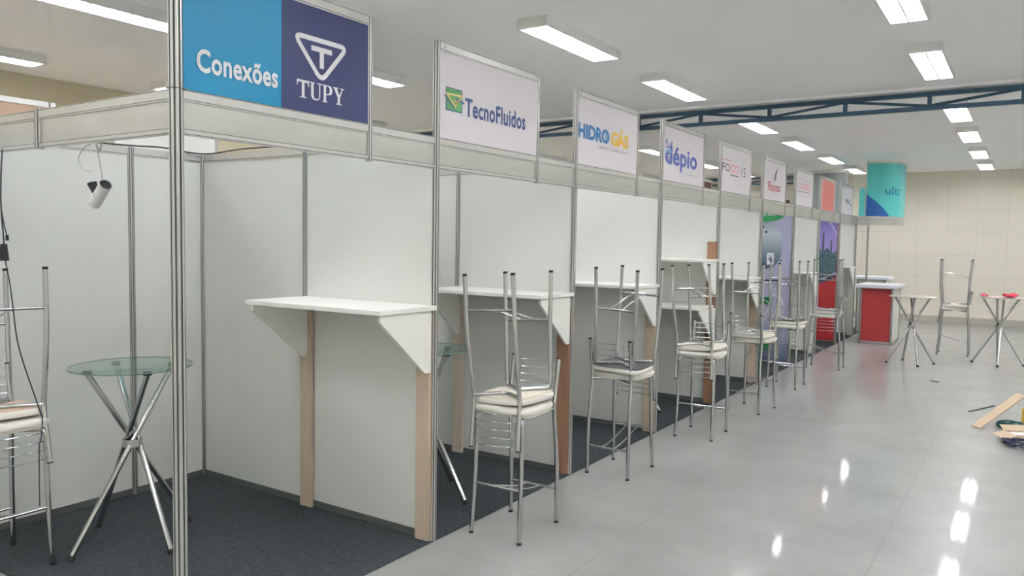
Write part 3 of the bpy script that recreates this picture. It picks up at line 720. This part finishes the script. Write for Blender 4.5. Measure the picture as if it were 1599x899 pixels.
def put_stool(loc, rot, label, board='ply_white'):
    if not proto_used[0]:
        o = proto; o.location = loc; o.rotation_euler = rot; o['label'] = label; proto_used[0] = True
    else: o = copy_thing(proto, loc, rot, label)
    if board != 'ply_white':
        for c in COL.objects:
            if c.parent == o and c.name.startswith('seat_board'):
                me = c.data.copy(); me.materials[0] = M[board]; c.data = me; c['label'] = {'ply_dark': 'dark grey seat underside', 'ply_pink': 'pinkish wooden seat underside'}[board]
    return o
def stack(x, y, rz, where, board='ply_white', rz2=None, floor=0.0, d=(0, 0)):
    put_stool((x, y, floor), (0, 0, rz), 'upright chrome bar stool, bottom of the stack %s' % where, 'ply_white')
    r2 = rz if rz2 is None else rz2
    # upside-down stool: seat to seat
    m = Matrix.Rotation(r2, 3, 'Z') @ Matrix.Rotation(math.pi, 3, 'X'); e = m.to_euler()
    if d != (0, 0):   # the upturned stool leans a little to one side
        ang = math.hypot(*d) * .65 / SH; axis = Vector((-d[1], d[0], 0)).normalized()
        m = Matrix.Rotation(ang, 3, axis) @ m; e = m.to_euler()
        d = (d[0], d[1])
    put_stool((x + d[0], y + d[1], floor + 2 * SH + (.001 if d == (0, 0) else .004)), e, 'upside-down chrome bar stool, top of the stack %s' % where, board)
PI = math.pi
stack(.25, 1.93, 0.02, 'nearest in the aisle', d=(-.06, -.01))
stack(.243, 3.32, PI - .01, 'second nearest in the aisle', 'ply_dark', d=(.045, -.015))
stack(.345, 4.695, 0.03, 'third nearest in the aisle', d=(-.065, 0))
stack(.397, 5.975, PI - .1, 'fourth nearest in the aisle')
stack(.335, 7.53, 0.0, 'before the tank poster', 'ply_dark')
stack(.41, 9.26, -PI / 2, 'farthest along the booth row', rz2=0.1)
stack(-1.515, .012, PI / 2, 'on the carpet at the far left', 'ply_pink', floor=.006, d=(-.06, .02))
stack(1.72, 11.93, -PI / 2, 'between the two far tables', 'ply_white')
# labels stuck on seat undersides
def sticker(loc, rz, m, label):
    o = MB().box((-.02, -.009, 0), (.02, .009, .0012)).build('seat_sticker', m, loc=loc); o.rotation_euler = (0, 0, rz); tag(o, label, 'sticker')
sticker((-1.47, -.09, .006 + SH + .045), PI / 2 + .2, 'paper_blue', 'small blue sticker on the pinkish underside of the upturned stool at left')
sticker((.36, 4.57, SH + .0448), .2, 'rubber', 'small dark sticker on the upturned seat of the third aisle stack')

# ---------------------------------------------------------------- round tables
def make_table(top, topmat, radius=.30, zt=.94, rot=0.0, base=.33):
    t = thing('round_table', '', 'table', (0, 0, 0), group='round bar tables on crossed chrome legs')
    if top == 'glass':
        mb = MB(); mb.lathe([(radius - .003, zt - .008), (radius, zt - .006), (radius, zt - .002), (radius - .003, zt)], n=64)
        o = mb.build('table_top', ['glass', 'glass_edge'], t)
        for p in o.data.polygons:
            if abs(p.normal.z) < .8: p.material_index = 1
    else:
        MB().lathe([(radius - .004, zt - .012), (radius, zt - .009), (radius, zt - .003), (radius - .004, zt)], n=64).build('table_top', topmat, t)
    for k in range(4):
        a = rot + k * PI / 2; b = a + PI - .20
        rt = .215; foot = Vector((base * math.cos(a), base * math.sin(a), .012)); tip = Vector((rt * math.cos(b), rt * math.sin(b), zt - .022))
        o = MB().tube([foot, tip], .0145, 14).build('leg', 'chrome', t)
        d = (tip - foot).normalized()
        MB().tube([foot - d * .012, foot + d * .012], .0165, 12).build('rubber_foot', 'rubber', o)
        MB().lathe([(.022, zt - .026), (.022, zt - .009)], c=(tip.x, tip.y, 0), n=18).build('top_pad', 'rubber', o)
    zc = .53 * zt / .94
    MB().lathe([(.044, zc - .020), (.049, zc - .020), (.049, zc + .020), (.044, zc + .020), (.044, zc - .020)], n=32, close=False).build('ring_clamp', 'chrome', t)
    return t
g1 = make_table('glass', None, rot=-PI / 2 + .02); g1.location = (-1.29, .572, .006); g1['label'] = 'round glass-topped table with crossed chrome legs in the first booth'
copy_thing(g1, (-.53, 2.04, .006), (0, 0, 0.05), 'round glass-topped table in the second booth, half hidden by the side wall')
copy_thing(g1, (-.58, 5.2, .006), (0, 0, 0.05), 'round glass-topped table in the fourth booth, only a leg showing')
g2 = make_table('solid', 'frost', rot=0.0, zt=.945, base=.31); g2.location = (1.307, 10.383, 0); g2['label'] = 'bare round table with crossed chrome legs beside the red desk'; g2.rotation_euler = (0, 0, .42)
copy_thing(g2, (2.325, 11.14, 0), (0, 0, .03), 'round table draped with red and pink cloth at the right edge')

# ---------------------------------------------------------------- red cloth on the right table
def cloth(name, label, m, cx, cy, z, L, W, ph, fold):
    mb = MB(); nx, ny = 26, 12; vs = []; fs = []
    for i in range(nx + 1):
        for j in range(ny + 1):
            u = (i / nx - .5) * L; v = (j / ny - .5) * W * (1 - .5 * abs(i / nx - .5))
            h = abs(math.sin(u * 23 + ph + v * 9)) * fold * (1 - (2 * j / ny - 1) ** 2 * .6) + .003
            vs.append((u + .012 * math.sin(v * 30), v + .02 * math.sin(u * 17 + ph), h))
    for i in range(nx):
        for j in range(ny): a = i * (ny + 1) + j; fs.append((a, a + 1, a + ny + 2, a + ny + 1))
    o = mb.add(vs, fs).build(name, m, loc=(cx, cy, z)); o.rotation_euler = (0, 0, .55)
    s_ = o.modifiers.new('thick', 'SOLIDIFY'); s_.thickness = .003; return tag(o, label, 'cloth')
cloth('red_cloth', 'crumpled red cloth lying on the draped round table at the right edge', 'cloth_red', 2.44, 11.02, .956, .20, .18, .5, .055)
cloth('red_cloth', 'small red cloth hanging at the left rim of the draped table', 'cloth_red', 2.14, 10.98, .956, .10, .12, 1.7, .035)
cloth('pale_cloth', 'pale pink cloth spread flat on the round table at the right edge', 'cloth_pink', 2.30, 11.1, .9455, .40, .34, 1.1, .006)

# ---------------------------------------------------------------- red desks
def desk(name, x0, x1, y0, y1, h, label, front='red'):
    t = thing(name, label, 'desk', (x0, y0, 0)); W = x1 - x0; Dp = y1 - y0
    for i, (a, b) in enumerate(((0, 0), (W, 0), (W, Dp), (0, Dp))):
        mb = MB(); post_mesh(mb, a, b, 0, h - .04, .018); mb.build('corner_post', AL, t, smooth=False)
    MB().box((.018, -.004, .045), (W - .018, .004, h - .05)).build('front_panel', front, t)
    for nm, a, b in (('side_panel', -.004, .004), ('side_panel', W - .004, W + .004)):
        MB().box((a, .018, .045), (b, Dp - .018, h - .05)).build(nm, 'laminate', t)
    MB().box((.018, -.009, .012), (W - .018, .009, .045)).build('rail', 'alu', t); MB().box((.018, -.009, h - .055), (W - .018, .009, h - .04)).build('rail', 'alu', t); MB().box((W - .009, .018, .012), (W + .009, Dp - .018, .045)).build('rail', 'alu', t)
    MB().box((-.08, -.07, h - .04), (W + .08, Dp + .05, h + .01), bev=.004).build('desk_top', 'white_top', t)
    return t
desk('reception_desk', .30, .78, 12.44, 13.30, .98, 'red-fronted reception desk with white top at the end of the booth row')
desk('reception_desk', -.02, .44, 14.0, 14.5, 1.06, 'white-topped desk standing behind the red-fronted desk', 'laminate')

# ---------------------------------------------------------------- hanging spotlight, cables
t = thing('spotlight', 'pale grey cylindrical spotlight hanging on a cable from the left header', 'spotlight', (-.53, .012, 1.79))
a0 = Vector((-.055, 0, -.036)); a1 = Vector((.060, -.016, .040)); ax = (a1 - a0).normalized()
mb = MB(); mb.tube([a0, a0 + ax * .01, a1], .024, 24, caps=False); mb.tube([a1, a1 - ax * .1, a0], .0225, 24, caps=False); mb.build('body', 'lamp_body', t)
MB().tube([a1 - ax * .012, a1 - ax * .006], .0226, 24).build('inner_disc', 'rubber', t)
MB().tube([a0 + ax * .004, a0 + ax * .01], .0224, 24).build('lens', 'reflector', t)
MB().tube([(-.028, -.012, .010), (-.040, -.018, .048)], .012, 16, r1=.019).build('side_knob', 'rubber', t)
MB().tube([(-.030, 0, .014), tuple(a1 - ax * .06)], .006, 8).build('bracket_arm', 'lamp_body', t)
MB().tube([(-.012, -.026, -.012), (.006, -.030, .004)], .0035, 8).build('vent', 'rubber', t)
MB().tube([(.006, 0, .030), (.008, 0, .056)], .006, 10).build('cable_gland', 'chrome', t)
MB().tube(smoothpath([(.008, 0, .052), (-.002, 0, .10), (-.020, 0, .16), (-.030, -.004, .208)], 8), .0025, 8).build('cable', 'grey_cable', t)
tag(MB().tube(smoothpath([(-.600, .012, 1.999), (-.66, .012, 1.985), (-.702, .012, 1.95), (-.69, .012, 1.915), (-.65, .012, 1.893), (-.60, .012, 1.888)], 8), .002, 8).build('wire', 'grey_cable'), 'thin loose grey wire curling down beside the hanging spotlight', 'wire')
tag(MB().tube(smoothpath([(-.570, .012, 1.999), (-.562, .02, 1.978), (-.548, .012, 1.966), (-.530, .012, 1.98), (-.524, .012, 1.999)], 6), .003, 8).build('cable_tie', 'grey_cable'), 'small pale cable tie under the left header above the spotlight', 'cable tie')
t = thing('power_cord', 'dark power cord with plug hanging down over the left bar stools', 'cable', (-1.2, 0, 0))
MB().tube(smoothpath([(0, -.063, 2.0), (0, -.069, 1.917), (0, -.074, 1.781), (0, -.071, 1.682), (0, -.066, 1.60), (0, -.066, 1.56)], 8), .0035, 8).build('cord', 'black_cable', t)
MB().tube(smoothpath([(0, -.074, 1.74), (0, -.062, 1.66), (0, -.052, 1.615)], 6), .0028, 8).build('cord', 'black_cable', t)
MB().tube([(0, -.052, 1.62), (0, -.051, 1.595)], .007, 8).build('small_plug', 'rubber', t)
MB().tube([(0, -.066, 1.58), (0, -.067, 1.55), (0, -.066, 1.505)], .013, 10, r1=.020).build('plug', 'rubber', t)
MB().tube(smoothpath([(0, -.062, 1.51), (0, -.045, 1.40), (0, -.036, 1.31), (0, -.012, 1.101), (0, .070, .805), (0, .081, .743), (0, .072, .66), (0, .064, .62), (0, .061, .35)], 8), .003, 8).build('cord', 'black_cable', t)
tag(MB().tube(smoothpath([(-1.99, .35, HT + .006), (-1.985, .9, HT + .006), (-1.98, 1.2, HT + .018), (-1.98, 1.4, HT + .006), (-1.9, 1.497, HT + .006), (-1.6, 1.498, HT + .02), (-1.3, 1.5, HT + .018), (-1.1, 1.5, HT + .006)], 8), .005, 8).build('cable', 'black_cable'), 'black cable lying along the top rail of the first booth rear wall', 'cable')

# ---------------------------------------------------------------- things on the aisle floor
o = MB().box((-.005, -.0, -.006), (.70, .09, .006)).build('wooden_board', 'card', loc=(2.335, 6.41, .008))
o.matrix_world = Matrix.Translation((2.335, 6.41, .009)) @ Matrix(((.50, -.80, 0), (.80, .50, 0), (0, 0, 1))).to_4x4() @ Matrix.Rotation(math.radians(-22), 4, 'Y') @ Matrix.Rotation(math.radians(6), 4, 'X')
tag(o, 'tan wooden board propped on cables at the right edge of the aisle', 'board')
o = MB().box((-.265, -.008, 0), (.265, .008, .012)).build('metal_strip', 'base_alu', loc=(2.297, 7.444, 0)); o.rotation_euler = (0, 0, math.radians(68)); tag(o, 'narrow grey strip lying on the floor behind the wooden board', 'strip')
o = MB().box((-.055, -.008, 0), (.055, .008, .008)).build('metal_strip', 'groove', loc=(1.74, 8.965, 0)); o.rotation_euler = (0, 0, math.radians(-38)); tag(o, 'short dark offcut lying alone on the aisle floor', 'strip')
def coil(name, m, cx, cy, z, R, turns, r, label, seed):
    rd = random.Random(seed); pts = []
    for i in range(turns * 16):
        a = i / 16 * 2 * PI; rr = R * (1 + .22 * math.sin(a * .37 + seed)); pts.append((rr * math.cos(a), rr * .6 * math.sin(a), z + r + abs(math.sin(a * .5 + i * .13)) * .05))
    return tag(MB().tube(smoothpath(pts, 2), r, 6).build(name, m, loc=(cx, cy, 0)), label, 'cable')
coil('cable_coil', 'green_cable', 2.57, 6.60, .0, .10, 6, .008, 'coil of dark green cable under the tan wooden board', 1)
coil('cable_coil', 'navy_cable', 2.66, 5.86, .0, .13, 5, .007, 'coil of navy blue cable in front of the small cardboard box', 3)
t = thing('cardboard_box', 'small open tan cardboard box on the floor between the cable coils', 'box', (2.66, 6.13, 0), .5)
mb = MB(); mb.box((-.12, -.09, 0), (.12, .09, .004)); mb.box((-.12, -.09, 0), (-.116, .09, .07)); mb.box((.116, -.09, 0), (.12, .09, .07)); mb.box((-.12, -.09, 0), (.12, -.086, .07)); mb.box((-.12, .086, 0), (.12, .09, .07)); mb.build('body', 'card', t)
o = MB().box((-.10, -.12, -.002), (0, .09, .002)).build('flap', 'card', t, loc=(-.118, 0, .068)); o.rotation_euler = (0, math.radians(-18), 0)
o = MB().box((-.12, 0, -.002), (.12, .08, .002)).build('flap', 'card', t, loc=(0, .088, .068)); o.rotation_euler = (math.radians(25), 0, 0)
MB().box((-.10, -.07, .03), (.10, .07, .062), bev=.01).build('white_paper', 'laminate2', t)
t = thing('yellow_case', 'yellow plastic case standing upright behind the cardboard box at the right edge', 'case', (2.745, 6.66, 0), .45)
MB().box((-.10, -.06, 0), (.10, .06, .20), bev=.018).build('body', 'yellow', t); MB().tube(fillet([(-.05, 0, .20), (-.05, 0, .235), (.05, 0, .235), (.05, 0, .20)], .015), .007, 8).build('handle', 'rubber', t)
